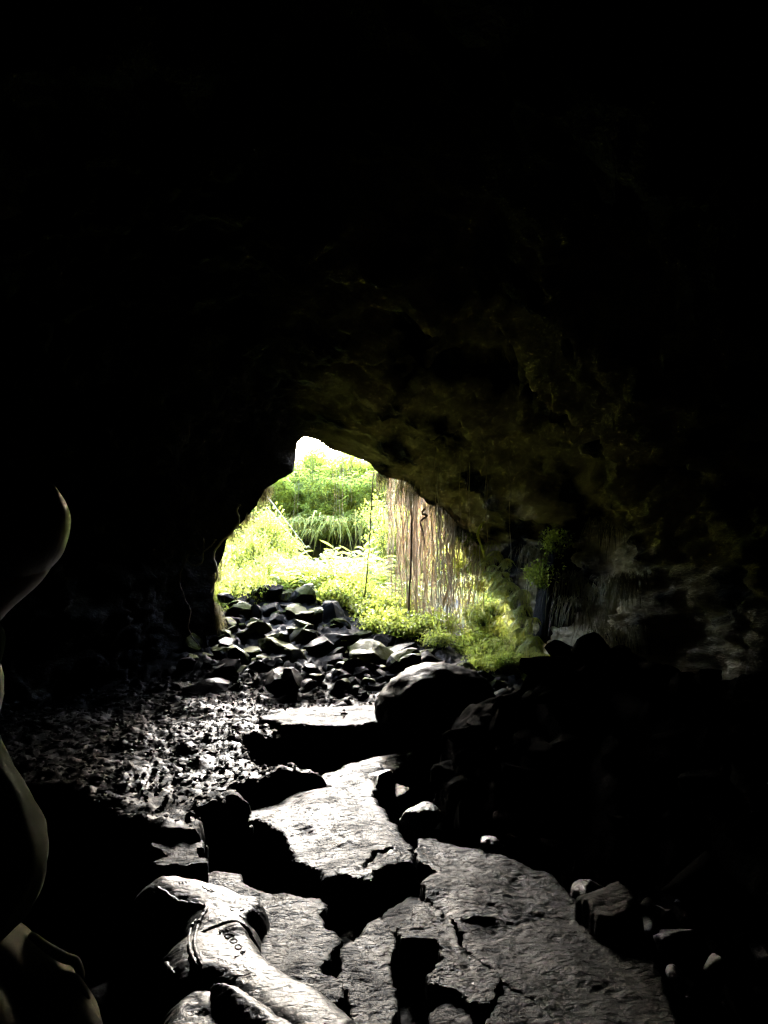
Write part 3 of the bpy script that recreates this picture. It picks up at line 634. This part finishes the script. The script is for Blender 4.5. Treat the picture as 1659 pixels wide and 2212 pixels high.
TP = {'shrub': [shrub_t(k, rx=.45+.1*(k % 2)) for k in range(3)], 'low': [shrub_t(10+k, .42, .22, 40, 18, .055, .042) for k in range(2)], 'ginger': [ginger_t(k, H=.9+.15*k) for k in range(3)],
      'fern': [fern_t(k) for k in range(3)], 'wallfern': [fern_t(20+k, 8, .42, 1.25, 'fern', .3, PI*.9) for k in range(3)], 'tuft': [tuft_t(k, 46, .55, 'grass', .020, .5, .9) for k in range(3)],
      'moss': [tuft_t(30+k, 90, .28, 'moss', .010, .22, 2.0, 'moss_drape') for k in range(3)]}
USED = []
def plant(kind, loc, s, label, cat, group, rz=None, sz=None):
    root, ch = rnd.choice(TP[kind]); o = dup(root, ch, loc, (rnd.uniform(-.1, .1), rnd.uniform(-.1, .1), rnd.uniform(0, 6.3) if rz is None else rz), (s, s, s*(sz or rnd.uniform(.85, 1.2))))
    tag(o, label, cat, group); return o
def pz(x, y): return float(zfar(np.array([x]), np.array([y]))[0])
# left slope of shrubs
for i in range(34):
    u = rnd.uniform(488, 650); Y = rnd.uniform(10.8, 14.5); vt = np.interp(u, [488, 530, 575, 620, 650], [1185, 1120, 1100, 1160, 1225]); v = rnd.uniform(vt+30, 1310)
    p = at(u, v, Y+(1310-v)*.008); plant('shrub', (p.x, p.y, p.z-.35), rnd.uniform(.6, .95), 'one of the bright small leaved shrubs heaped on the slope left inside the mouth', 'shrub', 'small leaved shrubs on the left slope')
for i in range(12):
    x, y = rnd.uniform(-2.6, -1.75), rnd.uniform(9.9, 12)
    plant('shrub', (x, y, pz(x, y)-.1), rnd.uniform(.5, .8), 'one of the bright small leaved shrubs heaped on the slope left inside the mouth', 'shrub', 'small leaved shrubs on the left slope')
# middle: long leaved plants
for i in range(34):
    x = rnd.uniform(-1.7, .5); y = rnd.uniform(10.8, 13.2)
    plant('ginger', (x, y, pz(x, y)-.1), rnd.uniform(.55, .9), 'one of the long leaved ginger plants crowding the middle of the pit', 'plant', 'long leaved plants in the middle of the pit')
for i in range(110):
    x = rnd.uniform(-1.6, 1.5); y0 = 7.6+max(.6, 1.85-x*1.15); y = min(y0+rnd.random()*2.2, 9.4+rnd.random()*1.5 if x > .3 else 99)
    if .1 < x < 1.15 and rnd.random() < .75: continue
    plant('low', (x, y, pz(x, y)), rnd.uniform(.5, .95), 'one of the low round leaved plants edging the rubble', 'plant', 'low round leaved plants edging the rubble')
for i in range(26):
    x = rnd.uniform(1.15, 2.1); y = rnd.uniform(8.4, 10.5); p = Vector((x, y, pz(x, y)))
    plant('low', (p.x, p.y, p.z), rnd.uniform(.5, .8), 'one of the leafy plants under the right wall by the roots', 'plant', 'leafy plants under the right wall')
# right backdrop of shrubs behind the root curtain
for i in range(34):
    u = rnd.uniform(830, 1080); v = rnd.uniform(1060, 1400); Y = rnd.uniform(13.5, 16.5); p = at(u, v, Y)
    plant('shrub', (p.x, p.y, p.z-.5), rnd.uniform(.9, 1.3), 'one of the shrubs behind the curtain of hanging roots', 'shrub', 'shrubs behind the root curtain')
# far overhang: a rock ledge with a dark hollow under it
p0, p1 = at(560, 1140, 19.0), at(860, 1140, 19.0)
def ledge(X, Z):
    return 19.2+.35*fbm(X*1.2, Z*2, 0, 4, 55)+1.9*sstep(2.45, 2.15, Z+.12*fbm(X*2, 0, 0, 3, 5))-.4*sstep(2.4, 3.4, Z)*0
lx = np.arange(-6.5, 6.5, .08); lz = np.arange(.2, 3.4, .06); X, Z = np.meshgrid(lx, lz); Yl = ledge(X, Z)
n, m = X.shape; I = np.arange(n*m).reshape(n, m); Qf = np.stack([I[:-1, :-1], I[:-1, 1:], I[1:, 1:], I[1:, :-1]], -1).reshape(-1, 4)
top = np.stack([X[-1], Yl[-1]+2.5, Z[-1]+.25], 1)
V = np.concatenate([np.stack([X, Yl, Z], -1).reshape(-1, 3), top]); Qt = np.stack([I[-1, :-1], I[-1, 1:], n*m+np.arange(1, m), n*m+np.arange(m-1)], 1)
struct(mk('pit_cliff', V, np.concatenate([Qf, Qt]), M['pitwall']))
for i in range(95):
    u = rnd.uniform(550, 860); v = rnd.uniform(1035, 1135); p = at(u, v, rnd.uniform(18.2, 18.9))
    plant(rnd.choice(['shrub', 'shrub', 'ginger']), (p.x, p.y, p.z-.35), rnd.uniform(.45, .95), 'one of the leafy plants clinging to the face of the far ledge', 'plant', 'leafy plants on the face of the far ledge')
for i in range(20):
    u = rnd.uniform(560, 850); v = rnd.gauss(1128, 9); p = at(u, v, rnd.uniform(17.4, 18.7))
    plant('tuft', (p.x, p.y, p.z+.05), rnd.choice([.5, .6, .8, 1.1]), 'one of the yellow grass tufts drooping over the dark hollow in the far wall', 'grass tuft', 'grass tufts on the far ledge')
for i in range(64):
    u = rnd.uniform(570, 870); v = rnd.uniform(np.interp(u, [570, 650, 720, 800, 870], [1060, 1040, 1030, 1000, 1000])+10, 1125); p = at(u, v, 18.7+(1125-v)*.018+rnd.uniform(-.2, .4))
    k = rnd.choice(['shrub', 'tuft', 'ginger', 'shrub'])
    plant(k, (p.x, p.y, p.z-(.4 if k != 'tuft' else 0)), rnd.uniform(.8, 1.3), {'shrub': 'one of the sunlit shrubs on the far pit wall above the ledge', 'tuft': 'one of the grass tufts among the shrubs above the far ledge', 'ginger': 'one of the long leaved plants above the far ledge'}[k],
          {'shrub': 'shrub', 'tuft': 'grass tuft', 'ginger': 'plant'}[k], {'shrub': 'shrubs above the far ledge', 'tuft': 'grass tufts above the far ledge', 'ginger': 'long leaved plants above the far ledge'}[k], rz=0 if k == 'tuft' else None)
# ferns and moss on the right wall, set on the shell's own surface
def wallpt(k, t): return Vector(shell_pt([t])[0][k % NK])
kk = [i for i in range(NK) if MK[i, 0] > 1.2 and .0 < MK[i, 2] < 2.1]
for i in range(90):
    k = rnd.choice(kk); t = 1-.035*rnd.random()**1.5; p = wallpt(k, t)+Vector((-.05, -.0, 0))
    plant('wallfern', p, rnd.uniform(.25, .55), 'one of the small ferns hanging on the lit edge of the right wall', 'fern', 'ferns on the right wall', rz=rnd.uniform(-.9, .3))
for i in range(330):
    x, y = rnd.uniform(.95, 2.6), rnd.uniform(8.3, 12.5); z = pz(x, y)
    if x/y < .14 or x/y > .20: continue
    plant(rnd.choice(['wallfern', 'tuft', 'low', 'low']), (x, y, z+.02), rnd.uniform(.3, .6), 'one of the bright ferns and creepers on the sunlit bank right of the roots', 'fern', 'bright ferns at the right end of the pit', rz=rnd.uniform(-1.2, .3))
for i in range(40):
    u = rnd.uniform(540, 900); v = rnd.uniform(1010, 1060); p = at(u, v, rnd.uniform(18.9, 20.3))
    plant(rnd.choice(['shrub', 'ginger', 'shrub']), (p.x, p.y, p.z-.45), rnd.uniform(.8, 1.4), 'one of the leafy plants rooted along the top of the far ledge', 'plant', 'leafy plants along the top of the far ledge')
for i in range(40):
    u = rnd.uniform(560, 900); p = at(u, rnd.uniform(1000, 1045), rnd.uniform(21, 25))
    plant(rnd.choice(['shrub', 'ginger', 'shrub']), (p.x, p.y, p.z-.9), rnd.uniform(.9, 1.6), 'one of the tall pale plants against the sky on top of the far pit wall', 'plant', 'tall plants on top of the far pit wall')
for i in range(40):
    k = rnd.choice(kk); p = wallpt(k, 1)+Vector((-.1-rnd.random()*.35, rnd.uniform(.1, 1.4), rnd.uniform(-.2, .1)))
    plant(rnd.choice(['low', 'tuft']), p, rnd.uniform(.3, .6), 'one of the mossy plants covering the right wall beyond its edge', 'plant', 'mossy plants beyond the right wall edge', rz=rnd.uniform(-.9, .3))
kr = [i for i in range(NK) if MK[i, 0] > 1.2 and .2 < MK[i, 2] < 2.4]
for i in range(34):
    k = rnd.choice(kr); t = rnd.uniform(.84, .95); p = wallpt(k, t)+Vector((-.06, -.06, .03))
    plant('moss', p, rnd.uniform(.4, .9), 'one of the brown moss drapes hanging on the dim right wall', 'moss', 'moss drapes on the dim right wall', rz=rnd.uniform(-1, .3))
kl = [i for i in range(NK) if MK[i, 0] < 1.6 and MK[i, 2] > 1.3 and MK[i, 0] > -.1]
for i in range(30):
    k = rnd.choice(kl); p = wallpt(k, .997)+Vector((0, .05, -.01))
    plant('moss', p, rnd.uniform(.25, .6), 'one of the short moss fringes along the upper lip of the mouth', 'moss', 'moss fringes on the upper lip', rz=rnd.uniform(-1, .3))
kleft = [i for i in range(NK) if MK[i, 0] < -1.4 and .5 < MK[i, 2] < 2.6]
for i in range(18):
    k = rnd.choice(kleft); p = wallpt(k, .998)+Vector((0, .05, 0))
    plant('moss', p, rnd.uniform(.2, .5), 'one of the short moss fringes along the left edge of the mouth', 'moss', 'moss fringes on the left edge', rz=rnd.uniform(-1, 1))

# hanging aerial roots
def wav(p0, p1, n, amp, seed):
    r = random.Random(seed); a1, a2 = r.uniform(0, 9), r.uniform(0, 9)
    return [Vector(p0).lerp(Vector(p1), k/n)+Vector((math.sin(a1+k*.7)*amp, math.cos(a2+k*.9)*amp, 0))*min(1, k/2) for k in range(n+1)]
rt = []
for k in range(10):
    V_, F_ = tube_vf(wav((0, 0, 0), (0, 0, -1), 16, .012+.006*(k % 3), k), [.0065*(1-.03*j) for j in range(17)], 5)
    for mname in ('root_red', 'root_tan', 'root_pale'):
        rt.append((mname, mk('hanging_root', V_, F_, M[mname])))
lipx = MK[:, 0]; 
for i in range(275):
    u = rnd.gauss(915, 50) if rnd.random() < .3 else rnd.uniform(835, 1040); u = min(1045, max(812, u)); Y = rnd.uniform(10.25, 11.6) if u < 940 else rnd.uniform(9.7, 10.6)
    vt = np.interp(u, [812, 850, 882, 906, 950, 1010, 1040], [1015, 1030, 1040, 1068, 1098, 1165, 1190]); top = at(u, vt-8, Y)
    vb = rnd.choice([rnd.uniform(1330, 1430), rnd.uniform(1380, 1440), rnd.uniform(1150, 1420), rnd.uniform(1300, 1450)]) if u > 850 else rnd.uniform(1100, 1380)
    ln = top.z-at(u, vb, Y).z
    nm = rnd.choice(['root_red', 'root_red', 'root_tan', 'root_tan', 'root_pale']); src = rnd.choice([o for a, o in rt if a == nm]).copy(); sc.collection.objects.link(src)
    w_ = rnd.choice([.4, .5, .6, .8, 1., 1.6]); src.location = top; src.scale = (w_, w_, max(.3, ln)); src.rotation_euler = (rnd.uniform(-.01, .01), rnd.uniform(-.012, .012), rnd.uniform(0, 6.3))
    tag(src, 'one of the many thin aerial roots hanging as a curtain from the right lip', 'hanging root', 'aerial roots of the curtain')
for i in range(22):                          # sparse strings in the bright gap and over the dim roof
    if i < 12: u = rnd.uniform(585, 810); Y = rnd.uniform(9.9, 10.8); v0 = np.interp(u, [585, 640, 690, 760, 810], [1045, 1000, 955, 985, 1005])-6; v1 = v0+rnd.uniform(60, 190)
    else: u = rnd.uniform(930, 1110); Y = rnd.uniform(7.6, 9.); v0 = rnd.uniform(930, 1010); v1 = v0+rnd.uniform(110, 260)
    top = at(u, v0, Y); ln = top.z-at(u, v1, Y).z; src = rnd.choice(rt)[1].copy(); sc.collection.objects.link(src)
    src.location = top; src.scale = (.6, .6, ln)
    if i < 12: tag(src, 'one of the loose strings of root hanging in the bright gap left of the curtain', 'hanging root', 'loose roots in the bright gap')
    else: tag(src, 'one of the faint roots hanging in front of the dim roof', 'hanging root', 'faint roots before the dim roof')
for a, o in rt: bpy.data.objects.remove(o)
def line_thing(name, label, cat, pts, rad, mat):
    if len(pts) > 2:                       # a smooth curve through the points
        q, rr = [], []
        E = [pts[0]*2-pts[1]]+pts+[pts[-1]*2-pts[-2]]
        for i in range(len(pts)-1):
            for k in range(5):
                t = k/5; a, b, c, d = E[i:i+4]
                q.append(.5*((2*b)+(c-a)*t+(2*a-5*b+4*c-d)*t*t+(3*b-a-3*c+d)*t**3)+Vector((rnd.gauss(0, .004), 0, rnd.gauss(0, .004)))); rr.append((rad[i]*(1-t)+rad[i+1]*t)*rnd.uniform(.8, 1.2))
        pts, rad = q+[pts[-1]], rr+[rad[-1]]
    V_, F_ = tube_vf(pts, rad, 7); return tag(mk(name, V_, F_, M[mat]), label, cat)
def uvl(l, Y): return [at(u, v, Y if not isinstance(Y, (list, tuple)) else Y[i]) for i, (u, v) in enumerate(l)]
line_thing('hanging_vine', 'long thin dark vine hanging alone left of the root curtain', 'vine', uvl([(808, 1012), (803, 1080), (799, 1150), (794, 1220), (788, 1290)], 10.3), [.010]*5, 'bark')
line_thing('hanging_vine', 'thick dark vine running down the middle of the root curtain', 'vine', uvl([(884, 1040), (889, 1120), (888, 1200), (884, 1290), (880, 1395)], 10.3), [.016, .015, .017, .016, .018], 'bark')
line_thing('hanging_vine', 'second thick vine down the root curtain, redder than its neighbour', 'vine', uvl([(898, 1060), (901, 1150), (897, 1250), (900, 1330), (893, 1420)], 10.5), [.014]*5, 'root_red')
line_thing('thin_trunk', 'pale bent trunk leaning in front of the root curtain', 'tree trunk', uvl([(962, 1175), (965, 1190), (973, 1240), (966, 1280), (952, 1325), (940, 1370), (930, 1412)], 10.4), [.012, .016, .02, .022, .024, .026, .03], 'bark_pale')
line_thing('branch', 'short black twisted branch under the upper right lip', 'branch', uvl([(918, 1098), (912, 1110), (922, 1114), (908, 1128), (914, 1150), (918, 1175)], 9.9), [.014, .016, .012, .014, .010, .006], 'bark')
line_thing('pole', 'upper of two pale straight poles leaning across the dark hollow', 'pole', uvl([(572, 1066), (662, 1184)], [15., 16.]), [.013, .016], 'pole')
line_thing('pole', 'lower of two pale straight poles leaning across the dark hollow', 'pole', uvl([(576, 1096), (680, 1216)], [14.6, 15.6]), [.013, .016], 'pole')
line_thing('root', 'wiry root outlining the left edge of the mouth', 'root', uvl([(520, 1090), (512, 1100), (516, 1125), (500, 1150), (478, 1170), (462, 1200), (470, 1240), (452, 1290), (440, 1330)], 8.8), [.012]*9, 'bark_pale')
line_thing('root', 'thin root dangling on the dark wall left of the mouth', 'root', uvl([(440, 1160), (436, 1200), (412, 1190), (400, 1215), (388, 1250), (398, 1290), (412, 1320), (408, 1360), (430, 1395)], 8.3), [.005]*9, 'bark')
line_thing('root', 'fine root trailing down the dark wall just outside the left edge', 'root', uvl([(468, 1165), (455, 1180), (440, 1192), (436, 1215), (418, 1222), (405, 1212)], 8.5), [.006]*6, 'bark_pale')
line_thing('root', 'crooked mossy root on the right wall beside the curtain', 'root', uvl([(1068, 1120), (1045, 1130), (1032, 1150), (1040, 1180), (1050, 1210)], 9.6), [.016]*5, 'fern')
for k in TP:
    for root, ch in TP[k]:
        for c in ch: bpy.data.objects.remove(c)
        bpy.data.objects.remove(root)

# ------------------------------------------------------------------ person at the left edge
def skin(name, verts, edges, rad, mat, parent, root=0, sub=2):
    me = bpy.data.meshes.new(name); me.from_pydata([tuple(v) for v in verts], edges, []); me.update()
    o = bpy.data.objects.new(name, me); sc.collection.objects.link(o)
    m = o.modifiers.new('skin', 'SKIN'); 
    if not me.skin_vertices: me.skin_vertices.new(name='')
    for i, s in enumerate(me.skin_vertices[0].data):
        rr = rad[i]; s.radius = rr if isinstance(rr, tuple) else (rr, rr); s.use_root = (i == root)
    m.use_smooth_shade = True; q = o.modifiers.new('sub', 'SUBSURF'); q.levels = sub; q.render_levels = sub
    me.materials.append(mat); o.parent = parent; return o
per = empty('person', (-.80, 1.3, 0)); tag(per, 'backlit person in a loose pale olive shirt standing at the left edge', 'person')
def loc(u, v, Y=1.3): p = at(u, v, Y); return (p.x+.80, p.y-1.3, p.z)
bv = [(0, 0, .86), (.0, 0, 1.02), (.0, 0, 1.18), (.0, 0, 1.31), (.06, 0, 1.385), (.105, 0, 1.45), (.148, 0, 1.495), (.148, 0, 1.575),
      (-.0, .14, 1.30), (-.06, .18, 1.08), (-.10, .18, .84), (-.0, -.14, 1.30), (-.08, -.17, 1.05), (-.13, -.19, .83),
      (0, .09, .80), (.03, .10, .44), (0, .10, .08), (.12, .11, .03), (0, -.09, .80), (.03, -.10, .44), (0, -.10, .08), (.12, -.11, .03)]
be = [(0, 1), (1, 2), (2, 3), (3, 4), (4, 5), (5, 6), (6, 7), (3, 8), (8, 9), (9, 10), (3, 11), (11, 12), (12, 13), (0, 14), (14, 15), (15, 16), (16, 17), (0, 18), (18, 19), (19, 20), (20, 21)]
br = [(.13, .12), (.12, .11), (.12, .12), (.09, .11), .05, (.055, .055), (.078, .08), (.082, .085), .052, .040, .027, .052, .040, .027, .085, .055, .035, .03, .085, .055, .035, .03]
body = skin('body', bv, be, br, M['skin'], per)
# hair cap: back and top of the head
hv, hF = [], []
bm = bmesh.new(); bmesh.ops.create_uvsphere(bm, u_segments=40, v_segments=28, radius=1)
for v in bm.verts:
    c = v.co; n_ = mnoise.noise(c*2.2)*.03+mnoise.noise(Vector((c.x*9, c.y*9, c.z*3)))*.012
    v.co = Vector((c.x*.094*(1+n_), c.y*.106*(1+n_), c.z*.104*(1+n_)))
bmesh.ops.delete(bm, geom=[v for v in bm.verts if v.co.z < -.16-.25*min(1, max(0, -v.co.y/.06))], context='VERTS')
me = bpy.data.meshes.new('hair'); bm.to_mesh(me); bm.free(); me.materials.append(M['hair'])
for p_ in me.polygons: p_.use_smooth = True
ho = bpy.data.objects.new('hair', me); sc.collection.objects.link(ho); ho.parent = per; ho.location = (.146, -.004, 1.558)
def blob(name, c, r, mat, par):
    bm = bmesh.new(); bmesh.ops.create_uvsphere(bm, u_segments=16, v_segments=12, radius=1); me = bpy.data.meshes.new(name)
    bm.to_mesh(me); bm.free(); me.materials.append(mat)
    for q in me.polygons: q.use_smooth = True
    o = bpy.data.objects.new(name, me); sc.collection.objects.link(o); o.parent = par; o.location = c; o.scale = r; return o
# loose shirt: rings around the torso, hanging free at the belly
def cloth(name, rings, mat, seed, n=64, fold=.009):
    V, Fc = [], []
    m_ = len(rings)
    # resample smoothly
    zs = np.linspace(0, m_-1, (m_-1)*6+1); Rg = np.array(rings, float)
    Rs = np.stack([np.interp(zs, np.arange(m_), Rg[:, i]) for i in range(5)], 1)
    for _ in range(3): Rs[1:-1] = .5*Rs[1:-1]+.25*(Rs[:-2]+Rs[2:])
    for j, (cx, cy_, cz, rx, ry) in enumerate(Rs):
        for k in range(n):
            a = 2*PI*k/n; f = fold*math.sin(a*7+seed+j*.12)+fold*.8*math.sin(a*13+j*.3)+.004*float(vn(np.array([math.cos(a)*3]), np.array([math.sin(a)*3]), np.array([j*.25]), seed)[0])
            V.append((cx+(rx+f)*math.cos(a), cy_+(ry+f)*math.sin(a), cz))
    for j in range(len(Rs)-1):
        for k in range(n): a, b = j*n+k, j*n+(k+1) % n; Fc.append((a, b, b+n, a+n))
    o = mk(name, V, Fc, mat, per); s = o.modifiers.new('thick', 'SOLIDIFY'); s.thickness = .003; return o
cloth('shirt', [(.03, 0, 1.405, .06, .07), (.0, 0, 1.36, .10, .15), (-.03, 0, 1.27, .115, .18), (-.02, 0, 1.17, .115, .175), (.01, 0, 1.09, .14, .17), (.04, 0, 1.02, .155, .17), (.045, 0, .95, .155, .17), (.025, 0, .88, .145, .165), (-.02, 0, .83, .125, .16)], M['shirt'], 3)
cloth('shorts', [(.0, 0, .86, .12, .14), (.03, 0, .80, .16, .17), (.07, 0, .74, .19, .19), (.11, 0, .68, .20, .20), (.13, 0, .60, .20, .20), (.13, 0, .50, .19, .20)], M['shorts'], 5)
for sg in (-1, 1):
    skin('sleeve', [(0, sg*.15, 1.31), (-.03, sg*.175, 1.20), (-.06, sg*.185, 1.10)], [(0, 1), (1, 2)], [.075, .066, .062], M['shirt'], per)
# hands hanging at the sides, and a cloth knotted at the hip
for hx, hy in ((-.13, -.19), (-.10, .18)):
    hc = Vector((hx, hy, .80))
    skin('hand', [hc+Vector((0, 0, .04)), hc+Vector((.005, 0, -.01)), hc+Vector((.012, 0, -.05))], [(0, 1), (1, 2)], [.026, (.018, .036), (.018, .036)], M['skin'], per)
    for k in range(4):
        b = hc+Vector((.012, -.027+.018*k, -.06)); l = (.036, .04, .038, .03)[k]
        skin('finger', [b+Vector((0, 0, .015)), b-Vector((-.004, 0, l)), b-Vector((.004, 0, l*1.7)), b-Vector((.014, 0, l*2.1))], [(0, 1), (1, 2), (2, 3)], [.0095, .009, .008, .007], M['skin'], per)
    skin('thumb', [hc+Vector((.01, .02, -.01)), hc+Vector((.035, .03, -.035)), hc+Vector((.04, .025, -.065))], [(0, 1), (1, 2)], [.012, .0105, .008], M['skin'], per)
kn = Vector(loc(150, 2085, 1.37))
def fold_tube(pts, rad): return skin('knot', [kn+Vector(p) for p in pts], [(i, i+1) for i in range(len(pts)-1)], rad, M['shorts'], per)
fold_tube([(-.075, .0, .055), (-.04, .0, .03), (-.01, 0, .012), (.012, 0, .008), (.022, 0, -.018), (.012, .0, -.045)], [.007, .009, .010, .009, .008, .006])
fold_tube([(-.05, -.01, .01), (-.015, -.02, -.006), (.02, -.02, -.012), (.036, -.01, -.05), (.03, 0, -.10), (.035, 0, -.15)], [.006, .009, .010, .008, .009, .006])
for sg in (-1, 1):
    blob('eye', (.146+sg*.031, .088, 1.528), (.012, .012, .012), M['shirt'], per); blob('shoe', (.06, sg*.105, -.30), (.14, .055, .06), M['shoe'], per)
blob('nose', (.146, .100, 1.505), (.014, .018, .022), M['skin'], per)
blob('ear', (.062, .0, 1.515), (.008, .018, .030), M['skin'], per)
